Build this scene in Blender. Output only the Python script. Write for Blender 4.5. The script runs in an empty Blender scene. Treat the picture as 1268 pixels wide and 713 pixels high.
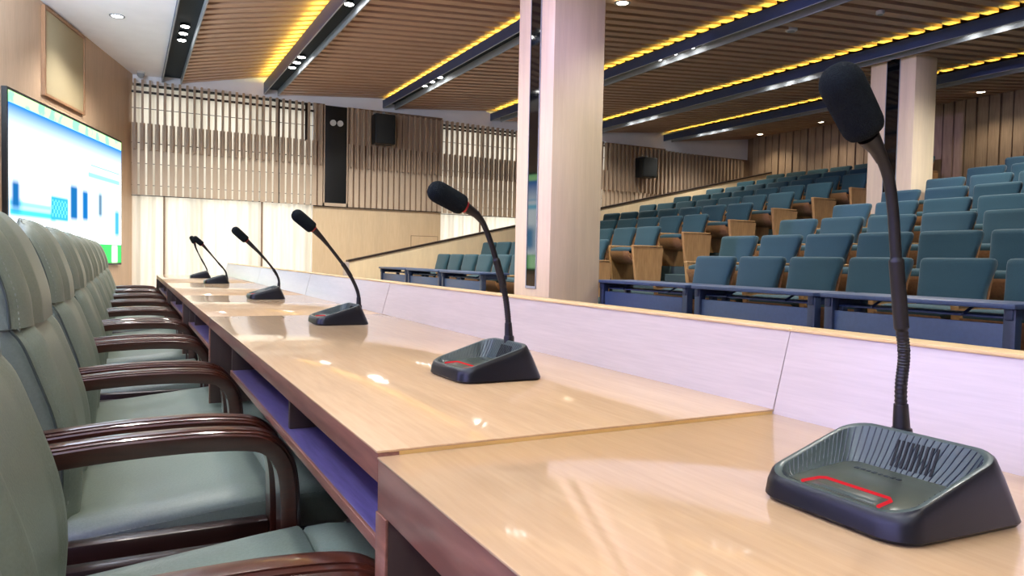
import bpy, bmesh, math, random
from mathutils import Vector, Matrix
random.seed(7)
S = bpy.context.scene
COL = S.collection
PI = math.pi
CZ = 0.94                      # camera height above the hall floor; heights below marked "rel" are relative to it

# ------------------------------------------------------------------ materials
def new_mat(name):
    m = bpy.data.materials.new(name); m.use_nodes = True
    nt = m.node_tree; nt.nodes.clear()
    out = nt.nodes.new('ShaderNodeOutputMaterial')
    return m, nt, out

def principled(nt, out, **kw):
    b = nt.nodes.new('ShaderNodeBsdfPrincipled')
    for k, v in kw.items():
        b.inputs[k].default_value = v
    nt.links.new(b.outputs[0], out.inputs[0])
    return b

def c4(c): return (c[0], c[1], c[2], 1.0)
def srgb(r, g, b):
    f = lambda v: (v/255/12.92) if v/255 <= 0.04045 else ((v/255+0.055)/1.055)**2.4
    return (f(r), f(g), f(b))

def noise_color(nt, c1, c2, scale=(1, 1, 1), nscale=6, detail=4, lo=0.35, hi=0.65, coord='Object'):
    tc = nt.nodes.new('ShaderNodeTexCoord'); mp = nt.nodes.new('ShaderNodeMapping')
    mp.inputs['Scale'].default_value = scale
    nz = nt.nodes.new('ShaderNodeTexNoise'); nz.inputs['Scale'].default_value = nscale
    nz.inputs['Detail'].default_value = detail
    rp = nt.nodes.new('ShaderNodeValToRGB')
    rp.color_ramp.elements[0].position = lo; rp.color_ramp.elements[0].color = c4(c1)
    rp.color_ramp.elements[1].position = hi; rp.color_ramp.elements[1].color = c4(c2)
    nt.links.new(tc.outputs[coord], mp.inputs[0]); nt.links.new(mp.outputs[0], nz.inputs[0])
    nt.links.new(nz.outputs[0], rp.inputs[0])
    return rp, nz

def mat_plain(name, col, rough=0.5, metal=0.0, coat=0.0, var=0.12, nscale=40, bump=0.0, spec=0.5, scale=(1, 1, 1), sheen=0.0):
    m, nt, out = new_mat(name)
    b = principled(nt, out, Roughness=rough, Metallic=metal)
    b.inputs['Coat Weight'].default_value = coat
    b.inputs['Coat Roughness'].default_value = 0.12
    b.inputs['Specular IOR Level'].default_value = spec
    b.inputs['Sheen Weight'].default_value = sheen
    rp, nz = noise_color(nt, [c*(1-var) for c in col], [min(1, c*(1+var)) for c in col], scale, nscale)
    nt.links.new(rp.outputs[0], b.inputs['Base Color'])
    if bump:
        bp = nt.nodes.new('ShaderNodeBump'); bp.inputs['Strength'].default_value = bump; bp.inputs['Distance'].default_value = 0.002
        nt.links.new(nz.outputs[0], bp.inputs['Height']); nt.links.new(bp.outputs[0], b.inputs['Normal'])
    return m

def mat_wood(name, c1, c2, grain=(1, 1, 1), nscale=8, rough=0.35, coat=0.0, bump=0.0, coat_rough=0.1, spec=0.5):
    m, nt, out = new_mat(name)
    b = principled(nt, out, Roughness=rough)
    b.inputs['Coat Weight'].default_value = coat; b.inputs['Coat Roughness'].default_value = coat_rough
    b.inputs['Specular IOR Level'].default_value = spec
    rp, nz = noise_color(nt, c1, c2, grain, nscale, 8, 0.3, 0.7)
    rp2, nz2 = noise_color(nt, (0.95, 0.95, 0.95), (1.03, 1.03, 1.03), [g*0.35 for g in grain], nscale*0.4, 2, 0.35, 0.65)
    mx = nt.nodes.new('ShaderNodeMix'); mx.data_type = 'RGBA'; mx.blend_type = 'MULTIPLY'
    mx.inputs[0].default_value = 1.0
    nt.links.new(rp.outputs[0], mx.inputs[6]); nt.links.new(rp2.outputs[0], mx.inputs[7])
    nt.links.new(mx.outputs[2], b.inputs['Base Color'])
    if bump:
        bp = nt.nodes.new('ShaderNodeBump'); bp.inputs['Strength'].default_value = bump; bp.inputs['Distance'].default_value = 0.001
        nt.links.new(nz.outputs[0], bp.inputs['Height']); nt.links.new(bp.outputs[0], b.inputs['Normal'])
    return m

def mat_emit(name, col, strength):
    m, nt, out = new_mat(name)
    e = nt.nodes.new('ShaderNodeEmission'); e.inputs[0].default_value = c4(col); e.inputs[1].default_value = strength
    nt.links.new(e.outputs[0], out.inputs[0]); return m

M = {}
M['maple'] = mat_wood('maple_laminate', srgb(184, 152, 112), srgb(194, 163, 123), (22, 1.6, 22), 9, 0.45, 0.8, 0, 0.07)
M['maple_front'] = mat_wood('reddish_laminate_edge', srgb(110, 72, 60), srgb(136, 92, 76), (14, 1.2, 14), 9, 0.32, 0.3)
M['edge_light'] = mat_wood('pale_edge_band', srgb(205, 168, 96), srgb(216, 182, 112), (2, 14, 14), 6, 0.4)
M['riser'] = mat_wood('pale_maple_riser', srgb(180, 168, 162), srgb(188, 176, 170), (14, 1.6, 30), 9, 0.30, 0.35, 0, 0.15)
M['cap'] = mat_wood('riser_cap', srgb(200, 172, 122), srgb(215, 190, 142), (14, 1.2, 14), 9, 0.4)
M['plum'] = mat_wood('plum_shelf_laminate', srgb(72, 64, 108), srgb(92, 82, 132), (18, 1.2, 10), 12, 0.3, 0.2)
M['panel_dark'] = mat_wood('shade_darkened_laminate', srgb(56, 42, 35), srgb(68, 51, 42), (8, 8, 1.2), 8, 0.5)  # dark brown, deepened in place of shade from an unmodelled chair
M['leather'] = mat_plain('grey_green_leather', srgb(122, 134, 122), 0.42, var=0.05, nscale=260, bump=0.25, spec=0.4)
M['leather_side'] = mat_plain('grey_green_leather_side', srgb(122, 136, 127), 0.5, var=0.05, nscale=260, bump=0.25, spec=0.35)
M['stitch'] = mat_plain('seam_thread', srgb(132, 142, 130), 0.7)
M['seam_dark'] = mat_plain('seam_crease', srgb(60, 72, 66), 0.7)
M['mahogany'] = mat_wood('lacquered_mahogany', srgb(50, 20, 11), srgb(70, 30, 18), (1.2, 14, 14), 10, 0.3, 0.85, 0, 0.12)
M['rail_shaded'] = mat_wood('shaded_rail_mahogany', srgb(30, 14, 10), srgb(44, 20, 14), (1.2, 14, 14), 10, 0.35, 0.35, 0, 0.12)  # darker copy of the mahogany, shade on the chair rails put into its colour
M['black_plastic'] = mat_plain('black_plastic', srgb(13, 16, 24), 0.34, var=0.08, nscale=300, spec=0.4)
M['mic_dish'] = mat_plain('grey_green_dish', srgb(66, 79, 75), 0.3, var=0.05, nscale=200, spec=0.6)
M['mic_plate'] = mat_plain('olive_grey_plate', srgb(66, 72, 61), 0.28, var=0.05, nscale=120, spec=0.6)
M['slot'] = mat_plain('slot_black', srgb(8, 9, 11), 0.8)
M['glyph'] = mat_plain('dark_print', srgb(42, 50, 56), 0.4)
M['foam'] = mat_plain('black_foam', srgb(22, 28, 30), 0.95, var=0.3, nscale=900, bump=0.9, spec=0.1)
M['neck'] = mat_plain('matt_black_neck', srgb(15, 15, 17), 0.45, var=0.1)
M['red_glow'] = mat_emit('red_lit_bar', srgb(222, 44, 56), 0.95)
M['red_ring'] = mat_plain('red_ring', srgb(150, 30, 38), 0.4)
M['seat_fabric'] = mat_plain('teal_fabric', srgb(44, 75, 85), 0.85, var=0.14, nscale=320, bump=0.5, spec=0.2, sheen=0.15)
M['seat_wood'] = mat_wood('seat_plywood', srgb(176, 136, 88), srgb(198, 158, 106), (6, 6, 1), 6, 0.4, 0.2)
M['seat_shell'] = mat_wood('seat_pan_wood', srgb(156, 114, 76), srgb(180, 138, 96), (1, 8, 8), 6, 0.4, 0.2)
M['steel_blue'] = mat_plain('slate_blue_laminate', srgb(58, 78, 112), 0.42, var=0.06)
M['steel_leg'] = mat_plain('blue_grey_steel', srgb(42, 56, 82), 0.4, var=0.05)
M['carpet'] = mat_plain('dark_teal_carpet', srgb(62, 78, 78), 0.95, var=0.35, nscale=180, bump=0.8, spec=0.1)
M['floor'] = mat_plain('lightened_floor_carpet', srgb(128, 106, 88), 0.9, var=0.25, nscale=120, bump=0.5, spec=0.1)  # floor colour lightened to bounce more light up to the ceiling
M['tan_wall'] = mat_wood('tan_wall_panel', srgb(206, 182, 146), srgb(213, 190, 155), (7, 7, 0.8), 7, 0.55)
M['parapet'] = mat_wood('lit_parapet_laminate', srgb(222, 200, 160), srgb(228, 207, 168), (7, 7, 0.8), 7, 0.55)  # paler copy of the tan wall, light on the parapet put into its colour
M['brown_wall'] = mat_wood('warm_wall_veneer', srgb(196, 166, 136), srgb(204, 175, 145), (7, 7, 0.8), 7, 0.5, 0.1)
M['back_plank'] = mat_wood('grey_brown_plank', srgb(150, 128, 108), srgb(176, 152, 128), (8, 8, 0.6), 6, 0.55)
M['slat'] = mat_wood('beige_slat', srgb(188, 168, 144), srgb(197, 177, 153), (9, 9, 0.8), 7, 0.5)
M['slat_front'] = mat_wood('brown_batten', srgb(164, 143, 122), srgb(176, 155, 133), (9, 9, 0.8), 7, 0.5)
M['slat_groove'] = mat_plain('groove_brown', srgb(134, 110, 88), 0.7)
M['pillar'] = mat_wood('pillar_veneer', srgb(224, 206, 172), srgb(230, 213, 181), (16, 16, 0.7), 7, 0.55, 0.0)
M['ceil_slat'] = mat_wood('ceiling_wood_slat', srgb(184, 150, 124), srgb(196, 162, 134), (1.0, 12, 12), 5, 0.5)
M['ceil_back'] = mat_plain('ceiling_void', srgb(96, 72, 54), 0.9, var=0.1)
M['white'] = mat_plain('white_paint', srgb(236, 238, 243), 0.7, var=0.02, nscale=4)
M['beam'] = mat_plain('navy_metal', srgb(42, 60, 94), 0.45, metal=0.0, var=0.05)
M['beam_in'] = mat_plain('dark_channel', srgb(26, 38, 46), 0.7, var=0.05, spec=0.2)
M['lip'] = mat_plain('grey_metal_lip', srgb(150, 156, 160), 0.5, var=0.03)
M['black'] = mat_plain('matt_black', srgb(14, 18, 20), 0.45, var=0.1)
M['mirror'] = mat_plain('black_mirror', srgb(10, 12, 14), 0.05, var=0.02, spec=0.9)
M['grille'] = mat_plain('speaker_grille', srgb(24, 28, 28), 0.7, var=0.3, nscale=500)
M['disc'] = mat_plain('pale_disc', srgb(205, 205, 200), 0.4, var=0.03)
M['spot'] = mat_emit('spot_lens', (1.0, 0.98, 0.95), 34)
M['downlight'] = mat_emit('warm_lens', (1.0, 0.86, 0.62), 12)
M['downlight_cool'] = mat_emit('cool_lens', (0.95, 0.98, 1.0), 14)
M['steplight'] = mat_emit('step_lens', (1.0, 0.85, 0.45), 6)
M['led'] = mat_emit('amber_strip', (1.0, 0.72, 0.16), 4)
M['fabric_panel'] = mat_plain('acoustic_fabric', srgb(178, 164, 130), 0.9, var=0.08, nscale=240, bump=0.3)
M['trim_wood'] = mat_wood('panel_trim', srgb(150, 112, 80), srgb(168, 128, 94), (6, 6, 1), 6, 0.4)
M['cord'] = mat_plain('rail_dark', srgb(46, 34, 28), 0.4)
M['window_frame'] = mat_plain('window_frame', srgb(60, 62, 58), 0.5)

def mat_sheer():
    m, nt, out = new_mat('sheer_cream_curtain')
    rp, nz = noise_color(nt, srgb(232, 224, 204), srgb(244, 238, 222), (6, 6, 0.3), 4)
    d = nt.nodes.new('ShaderNodeBsdfDiffuse'); t = nt.nodes.new('ShaderNodeBsdfTranslucent')
    mx = nt.nodes.new('ShaderNodeMixShader'); mx.inputs[0].default_value = 0.62
    nt.links.new(rp.outputs[0], d.inputs[0]); nt.links.new(rp.outputs[0], t.inputs[0])
    nt.links.new(d.outputs[0], mx.inputs[1]); nt.links.new(t.outputs[0], mx.inputs[2])
    nt.links.new(mx.outputs[0], out.inputs[0]); return m
M['sheer'] = mat_sheer()
def mat_glass():
    m, nt, out = new_mat('window_glass')
    t = nt.nodes.new('ShaderNodeBsdfTransparent'); g = nt.nodes.new('ShaderNodeBsdfGlossy'); g.inputs['Roughness'].default_value = 0.02
    nz = nt.nodes.new('ShaderNodeTexNoise'); mr = nt.nodes.new('ShaderNodeMapRange')
    mr.inputs[3].default_value = 0.05; mr.inputs[4].default_value = 0.09
    mx = nt.nodes.new('ShaderNodeMixShader')
    nt.links.new(nz.outputs[0], mr.inputs[0]); nt.links.new(mr.outputs[0], mx.inputs[0])
    nt.links.new(t.outputs[0], mx.inputs[1]); nt.links.new(g.outputs[0], mx.inputs[2]); nt.links.new(mx.outputs[0], out.inputs[0])
    return m
M['glass'] = mat_glass()

# ------------------------------------------------------------------ mesh helpers
class MB:
    def __init__(s): s.v = []; s.f = []
    def add(s, vs, fs):
        o = len(s.v); s.v += [tuple(v) for v in vs]; s.f += [tuple(i+o for i in f) for f in fs]; return s
    def box(s, x0, x1, y0, y1, z0, z1, R=None, c=None):
        vs = [(x, y, z) for x in (x0, x1) for y in (y0, y1) for z in (z0, z1)]
        if R is not None: vs = [tuple((R @ Vector(v)) + Vector(c or (0, 0, 0))) for v in vs]
        return s.add(vs, [(0, 1, 3, 2), (4, 6, 7, 5), (0, 4, 5, 1), (2, 3, 7, 6), (0, 2, 6, 4), (1, 5, 7, 3)])
    def bbox(s, x0, x1, y0, y1, z0, z1, b=0.003):
        """box with chamfered edges"""
        x0, x1 = min(x0, x1), max(x0, x1); y0, y1 = min(y0, y1), max(y0, y1); z0, z1 = min(z0, z1), max(z0, z1)
        bm = bmesh.new(); bmesh.ops.create_cube(bm, size=1)
        for v in bm.verts:
            v.co = Vector(((x0+x1)/2+v.co.x*(x1-x0), (y0+y1)/2+v.co.y*(y1-y0), (z0+z1)/2+v.co.z*(z1-z0)))
        bmesh.ops.bevel(bm, geom=bm.edges[:], offset=b, segments=2, affect='EDGES', profile=0.5)
        bm.verts.index_update()
        s.add([v.co[:] for v in bm.verts], [[v.index for v in f.verts] for f in bm.faces]); bm.free(); return s
    def loft(s, rings, cap=True, closed=True):
        n = len(rings[0]); o = len(s.v)
        for r in rings: s.v += [tuple(p) for p in r]
        for i in range(len(rings)-1):
            for j in range(n if closed else n-1):
                k = (j+1) % n
                s.f.append((o+i*n+j, o+i*n+k, o+(i+1)*n+k, o+(i+1)*n+j))
        if cap:
            s.f.append(tuple(o+j for j in range(n))[::-1])
            s.f.append(tuple(o+(len(rings)-1)*n+j for j in range(n)))
        return s
    def tube(s, pts, r, n=12, rfun=None):
        P = [Vector(p) for p in pts]; rings = []
        t0 = (P[1]-P[0]).normalized(); up = Vector((0, 1, 0)) if abs(t0.y) < 0.9 else Vector((1, 0, 0))
        u = t0.cross(up).normalized()
        for i, p in enumerate(P):
            t = ((P[i+1] if i < len(P)-1 else P[i])-(P[i-1] if i else P[i])).normalized()
            u = (u-t*u.dot(t)).normalized(); w = t.cross(u)
            rr = rfun(i/(len(P)-1)) if rfun else (r[i] if isinstance(r, (list, tuple)) else r)
            rings.append([p+u*math.cos(a)*rr+w*math.sin(a)*rr for a in (2*PI*k/n for k in range(n))])
        return s.loft(rings)
    def prism(s, prof, y0, y1, axis='y'):
        """profile of (x,z) swept from y0 to y1"""
        if axis == 'y': f = lambda a, b, t: (a, t, b)
        elif axis == 'x': f = lambda a, b, t: (t, a, b)
        else: f = lambda a, b, t: (a, b, t)
        return s.loft([[f(a, b, y0) for a, b in prof], [f(a, b, y1) for a, b in prof]])
    def build(s, name, mat, parent=None, smooth=35, loc=None):
        me = bpy.data.meshes.new(name); me.from_pydata(s.v, [], s.f); me.validate(); 
        bm = bmesh.new(); bm.from_mesh(me); bmesh.ops.recalc_face_normals(bm, faces=bm.faces[:]); bm.to_mesh(me); bm.free()
        me.materials.append(mat)
        if smooth:
            me.shade_smooth(); me.set_sharp_from_angle(angle=math.radians(smooth))
        ob = bpy.data.objects.new(name, me); COL.objects.link(ob)
        if parent: ob.parent = parent
        if loc: ob.location = loc
        return ob

def tag(o, label=None, cat=None, group=None, kind=None):
    if label: o['label'] = label
    if cat: o['category'] = cat
    if group: o['group'] = group
    if kind: o['kind'] = kind
    return o
def struct(name, mb, mat, smooth=0, label=None):
    o = mb.build(name, mat, None, smooth); o['kind'] = 'structure'
    if label: o['label'] = label
    return o
def empty(name, loc=(0, 0, 0), rz=0, **kw):
    o = bpy.data.objects.new(name, None); COL.objects.link(o); o.location = loc; o.rotation_euler = (0, 0, rz)
    o.empty_display_size = 0.1; tag(o, **kw); return o
def dup(root, loc, rz=None, **kw):
    r = root.copy(); COL.objects.link(r); r.location = loc
    if rz is not None: r.rotation_euler = (0, 0, rz)
    for k in ('label', 'group', 'category'):
        if k in r: del r[k]
    tag(r, **kw)
    for ch in list(root.children):
        c = ch.copy(); COL.objects.link(c); c.parent = r
        for g in list(ch.children):
            d = g.copy(); COL.objects.link(d); d.parent = c
    return r
def sring(c, U, V, a, b, n=3.0, N=32, bump=None):
    c = Vector(c); U = Vector(U); V = Vector(V); out = []
    for k in range(N):
        t = 2*PI*k/N; ct, st = math.cos(t), math.sin(t)
        p = math.copysign(abs(ct)**(2/n), ct)*a; q = math.copysign(abs(st)**(2/n), st)*b
        if bump: q += bump(p, q)
        out.append(c+U*p+V*q)
    return out
def rrect(cx, cy, hx, hy, r, N=8):
    out = []
    for sx, sy, a0 in ((1, 1, 0), (-1, 1, 90), (-1, -1, 180), (1, -1, 270)):
        for k in range(N):
            a = math.radians(a0+90*k/(N-1))
            out.append((cx+sx*(hx-r)+math.cos(a)*r, cy+sy*(hy-r)+math.sin(a)*r))
    return out
def smooth_path(pts, n=6):
    P = [Vector(p) for p in pts]; out = []
    for i in range(len(P)-1):
        p0 = P[i-1] if i else P[0]*2-P[1]; p1, p2 = P[i], P[i+1]; p3 = P[i+2] if i+2 < len(P) else P[-1]*2-P[-2]
        for k in range(n):
            t = k/n
            out.append(0.5*((2*p1)+(p2-p0)*t+(2*p0-5*p1+4*p2-p3)*t*t+(3*p1-p0-3*p2+p3)*t**3))
    out.append(P[-1]); return out

# ------------------------------------------------------------------ camera
f_px = 910.0; cx, cy = 634.0, 356.5
v1 = Vector((158-cx, -(311.5-cy), -f_px)).normalized()
v2 = Vector((2381-cx, -((311.5+.0205*(2381-158))-cy), -f_px)); v2 = (v2-v1*v2.dot(v1)).normalized()
v3 = v2.cross(v1)
cam = bpy.data.cameras.new('camera'); co = bpy.data.objects.new('camera', cam); COL.objects.link(co)
co.matrix_world = Matrix(((v2[0], v2[1], v2[2], 0), (v1[0], v1[1], v1[2], 0), (v3[0], v3[1], v3[2], CZ), (0, 0, 0, 1)))
cam.sensor_width = 36; cam.lens = 36*f_px/1268; cam.clip_start = 0.02; cam.clip_end = 100
S.camera = co

# ------------------------------------------------------------------ room shell
YF, XB = 13.1, 13.15                 # side wall with the windows; rear wall of the hall
YN, XS = -6.0, -2.4
ZC = CZ+2.78
struct('floor', MB().box(XS-.2, XB+.2, YN-.2, YF+1.5, -0.12, 0), M['floor'])
struct('ceiling', MB().box(XS-.2, .50, YN-.2, YF+.1, ZC, ZC+.1), M['white'])
struct('ceiling', MB().box(.5, XB+.2, YN-.2, YF+.1, ZC+.36, ZC+.44), M['ceil_back'])
struct('wall_near', MB().box(XS-.2, XB+.2, YN-.2, YN, 0, ZC+.4), M['tan_wall'])
struct('wall_stage', MB().box(XS-.2, XS, YN, 4.6, 0, ZC+.1), M['brown_wall'])
# splayed wall with the screen: x = .04+.285*(y-13)
A = math.atan(.285); wx = lambda y: .04+.285*(y-13)
RW = Matrix.Rotation(-A, 3, 'Z')      # local +Y runs along the wall, local +X is the room side
def wl(y): return Vector((wx(y), y, 0))
wl_o = wl(13.0); LW = lambda y: (y-13.0)/math.cos(A)     # distance along the wall measured from y = 13
def splay(mb, u0, u1, v0, v1, z0, z1):                   # u = out from wall, v = along wall
    return mb.box(u0, u1, v0, v1, z0, z1, R=RW, c=wl_o)
struct('wall_left', splay(MB(), -.15, 0, LW(4.3), .12, 0, ZC), M['brown_wall'])
# wall with windows
zt = lambda x: CZ+2.69-.020*x        # top of slat screens
zb = lambda x: CZ+.905-.0095*x       # bottom of slat screens
W1 = (0.04, 2.87); W2 = (5.27, 9.05); W3 = (10.62, 11.5)
wf = MB()
wf.box(-.3, W1[0], YF, YF+.2, 0, ZC+.45); wf.box(W1[1], W2[0], YF, YF+.2, 0, ZC+.45); wf.box(W2[1], XB+.2, YF, YF+.2, 0, ZC+.45)
wf.box(W1[0], W1[1], YF, YF+.2, CZ+2.66, ZC+.45); wf.box(W2[0], W2[1], YF, YF+.2, CZ+2.56, ZC+.45)
struct('wall_far', wf, M['white'])
low = MB(); low.box(W1[1], W2[0], YF-.05, YF, 0, CZ+.87); low.box(W2[1], XB, YF-.05, YF, 0, CZ+.8)
struct('trim_1', low, M['tan_wall'])
struct('trim_2', MB().box(4.69, 5.21, YF-.056, YF-.05, CZ-.3, CZ+.40), M['tan_wall'])
ed = MB()
for a in (4.68, 5.21): ed.box(a, a+.008, YF-.058, YF-.05, CZ-.3, CZ+.41)
ed.box(4.68, 5.218, YF-.058, YF-.05, CZ+.40, CZ+.41)
struct('trim_3', ed, M['slat_groove'])
struct('wall_rear', MB().box(XB, XB+.2, YN, YF, 0, ZC+.45), M['slat_groove'])
pl = MB(); y = YF-.2; k = 0
while y > YN:
    d = .045 if k % 2 else .03
    pl.box(XB-d, XB, y-.17, y, 0, CZ+3.04); y -= .20; k += 1
struct('trim_4', pl, M['back_plank'])

# windows and daylight
def window(name, x0, x1, z1, n):
    o = MB()
    zs = [0.02, CZ+.93, CZ+1.25, CZ+1.80, CZ+2.50, z1-.02]
    for z in zs: o.box(x0, x1, YF+.06, YF+.12, z-.02, z+.02)
    for i in range(n+1):
        xx = x0+(x1-x0)*i/n; o.box(max(x0, xx-.025), min(x1, xx+.025), YF+.06, YF+.12, 0, z1)
    w = struct(name, o, M['window_frame'])
    g = MB().box(x0, x1, YF+.085, YF+.09, 0, z1).build('window_glass', M['glass'], w, 0)
    L = bpy.data.lights.new('daylight', 'AREA'); L.shape = 'RECTANGLE'; L.size = (x1-x0); L.size_y = z1
    L.color = (1.0, .985, .95); L.energy = 25*(x1-x0)
    lo = bpy.data.objects.new('daylight', L); COL.objects.link(lo); lo.location = ((x0+x1)/2, YF+.45, z1/2)
    lo.rotation_euler = (math.radians(-90), 0, 0)     # shines towards -Y
    return w
window('window_1', W1[0], W1[1], CZ+2.66, 3)
window('window_2', W2[0], W2[1], CZ+2.56, 4)
ex = MB(); ex.box(-.5, XB, YF+.6, YF+.65, 0, ZC+.3)

def curtain(x0, x1, z1, seed, label):
    rnd = random.Random(seed); N = int((x1-x0)*60); top, bot = [], []
    ph = [rnd.uniform(0, 6.28) for _ in range(4)]
    for i in range(N+1):
        x = x0+(x1-x0)*i/N
        d = .026*math.sin(x*26+ph[0]+1.4*math.sin(x*3.1+ph[2]))+.010*math.sin(x*61+ph[1])+.008*math.sin(x*9+ph[3])
        top.append((x, YF-.02+.6*d, z1)); bot.append((x, YF-.02+d, .03))
    m = MB(); rings = [top, [(a[0], (a[1]+b[1])/2, (a[2]+b[2])/2) for a, b in zip(top, bot)], bot]
    m.loft(rings, cap=False, closed=False)
    o = m.build('curtain', M['sheer'], None, 60); return tag(o, label, 'curtain', 'sheer window curtains')
for (a, b, l) in ((.05, .52, 'cream sheer curtain, narrow one beside the brown screen wall'),
                  (.52, 2.02, 'cream sheer curtain, widest, in the middle of the left window'),
                  (2.02, 2.86, 'cream sheer curtain against the tan wall panel, left window')):
    curtain(a+.008, b-.008, CZ+2.6, a, l)
for (a, b, l) in ((5.28, 6.1, 'cream sheer curtain of the second window, beside the tan wall'),
                  (6.1, 7.6, 'cream sheer curtain of the second window, above the sloping parapet'),
                  (7.6, 9.04, 'cream sheer curtain of the second window, right of the near pillar')):
    curtain(a+.008, b-.008, CZ+2.5, a, l)
# slim dark posts between the curtains
po = MB()
for x in (.52, 2.02, 6.1, 7.6): po.box(x-.014, x+.014, YF-.05, YF-.03, 0, CZ+2.5)
struct('trim_5', po, M['slat_groove'])

# slatted screens on the window wall
P = .107
brd, btn, bar = MB(), MB(), MB()
def screen(x0, x1, skip=()):
    x = x0
    while x+.07 < x1:
        if not any(a-.06 < x < b for a, b in skip):
            brd.box(x, x+.078, YF-.085, YF-.06, zb(x), zb(x)+1.12)
            btn.box(x+.022, x+.056, YF-.15, YF-.085, zb(x)+.70, zt(x))
        x += P
BP = (3.06, 3.47)
screen(.06, 12.9, skip=[BP])
struct('trim_6', brd, M['slat']); struct('trim_7', btn, M['slat_front'])
# solid backing behind the slats away from the windows
bk = MB()
for a, b in ((W1[1], BP[0]), (BP[1], W2[0]), (W2[1], W3[0]), (W3[1], XB)):
    bk.box(a, b, YF-.058, YF, zb(a), zt(a)+.02)
    x = a
struct('trim_8', bk, M['slat_groove'])
pale = MB()                      # pale strips of wall between front battens above the boards (solid part)
for a, b in ((W1[1]+.02, BP[0]), (BP[1]+.02, W2[0]), (W2[1]+.02, W3[0]), (W3[1], XB-.1)):
    x = .06+math.ceil((a-.06)/P)*P
    while x+.07 < b:
        pale.box(x-.03, x+.06, YF-.075, YF-.058, zb(x)+1.12, zt(x)); x += P
struct('trim_9', pale, M['slat'])
struct('trim_10', MB().box(W3[0], W3[1], YF-.058, YF-.05, zb(11), zt(11)), M['slat'])
for a, b in (W1, W2):
    for dz, h in ((1.60, .035), (1.36, .008), (.82, .012), (.50, .008), (.16, .008), (-.005, .012)):
        bar.box(a, b, YF-.058, YF-.045, zb((a+b)/2)+dz, zb((a+b)/2)+dz+h)
bar.box(W1[1], W2[0], YF-.09, YF-.05, CZ+.862, CZ+.874)
for xx, w_ in ((2.27, .03), (2.72, .08)): bar.box(xx, xx+w_, YF-.058, YF-.04, zb(xx)+(.0 if w_ < .05 else 1.1), zt(xx))
struct('trim_11', bar, M['cord'])
# tall black panel with two pale discs
bp_ = empty('black_wall_panel', (BP[0], YF-.09, 0), label='tall black panel with two pale round discs set into the slatted wall', cat='wall panel')
MB().bbox(.0, .385, -.005, .09, zb(3.2)+.06, zt(3.2)-.0, .004).build('panel', M['black'], bp_)
fr = MB(); fr.box(-.02, 0, -.01, .09, zb(3.2), zt(3.2)); fr.box(.385, .405, -.01, .09, zb(3.2), zt(3.2)); fr.box(-.02, .405, -.01, .09, zb(3.2), zb(3.2)+.055)
fr.build('frame', M['slat'], bp_)
for dx in (.135, .26):
    MB().tube([(dx, -.03, CZ+2.33), (dx, 0, CZ+2.33)], .052, 20).build('disc', M['disc'], bp_)

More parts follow.
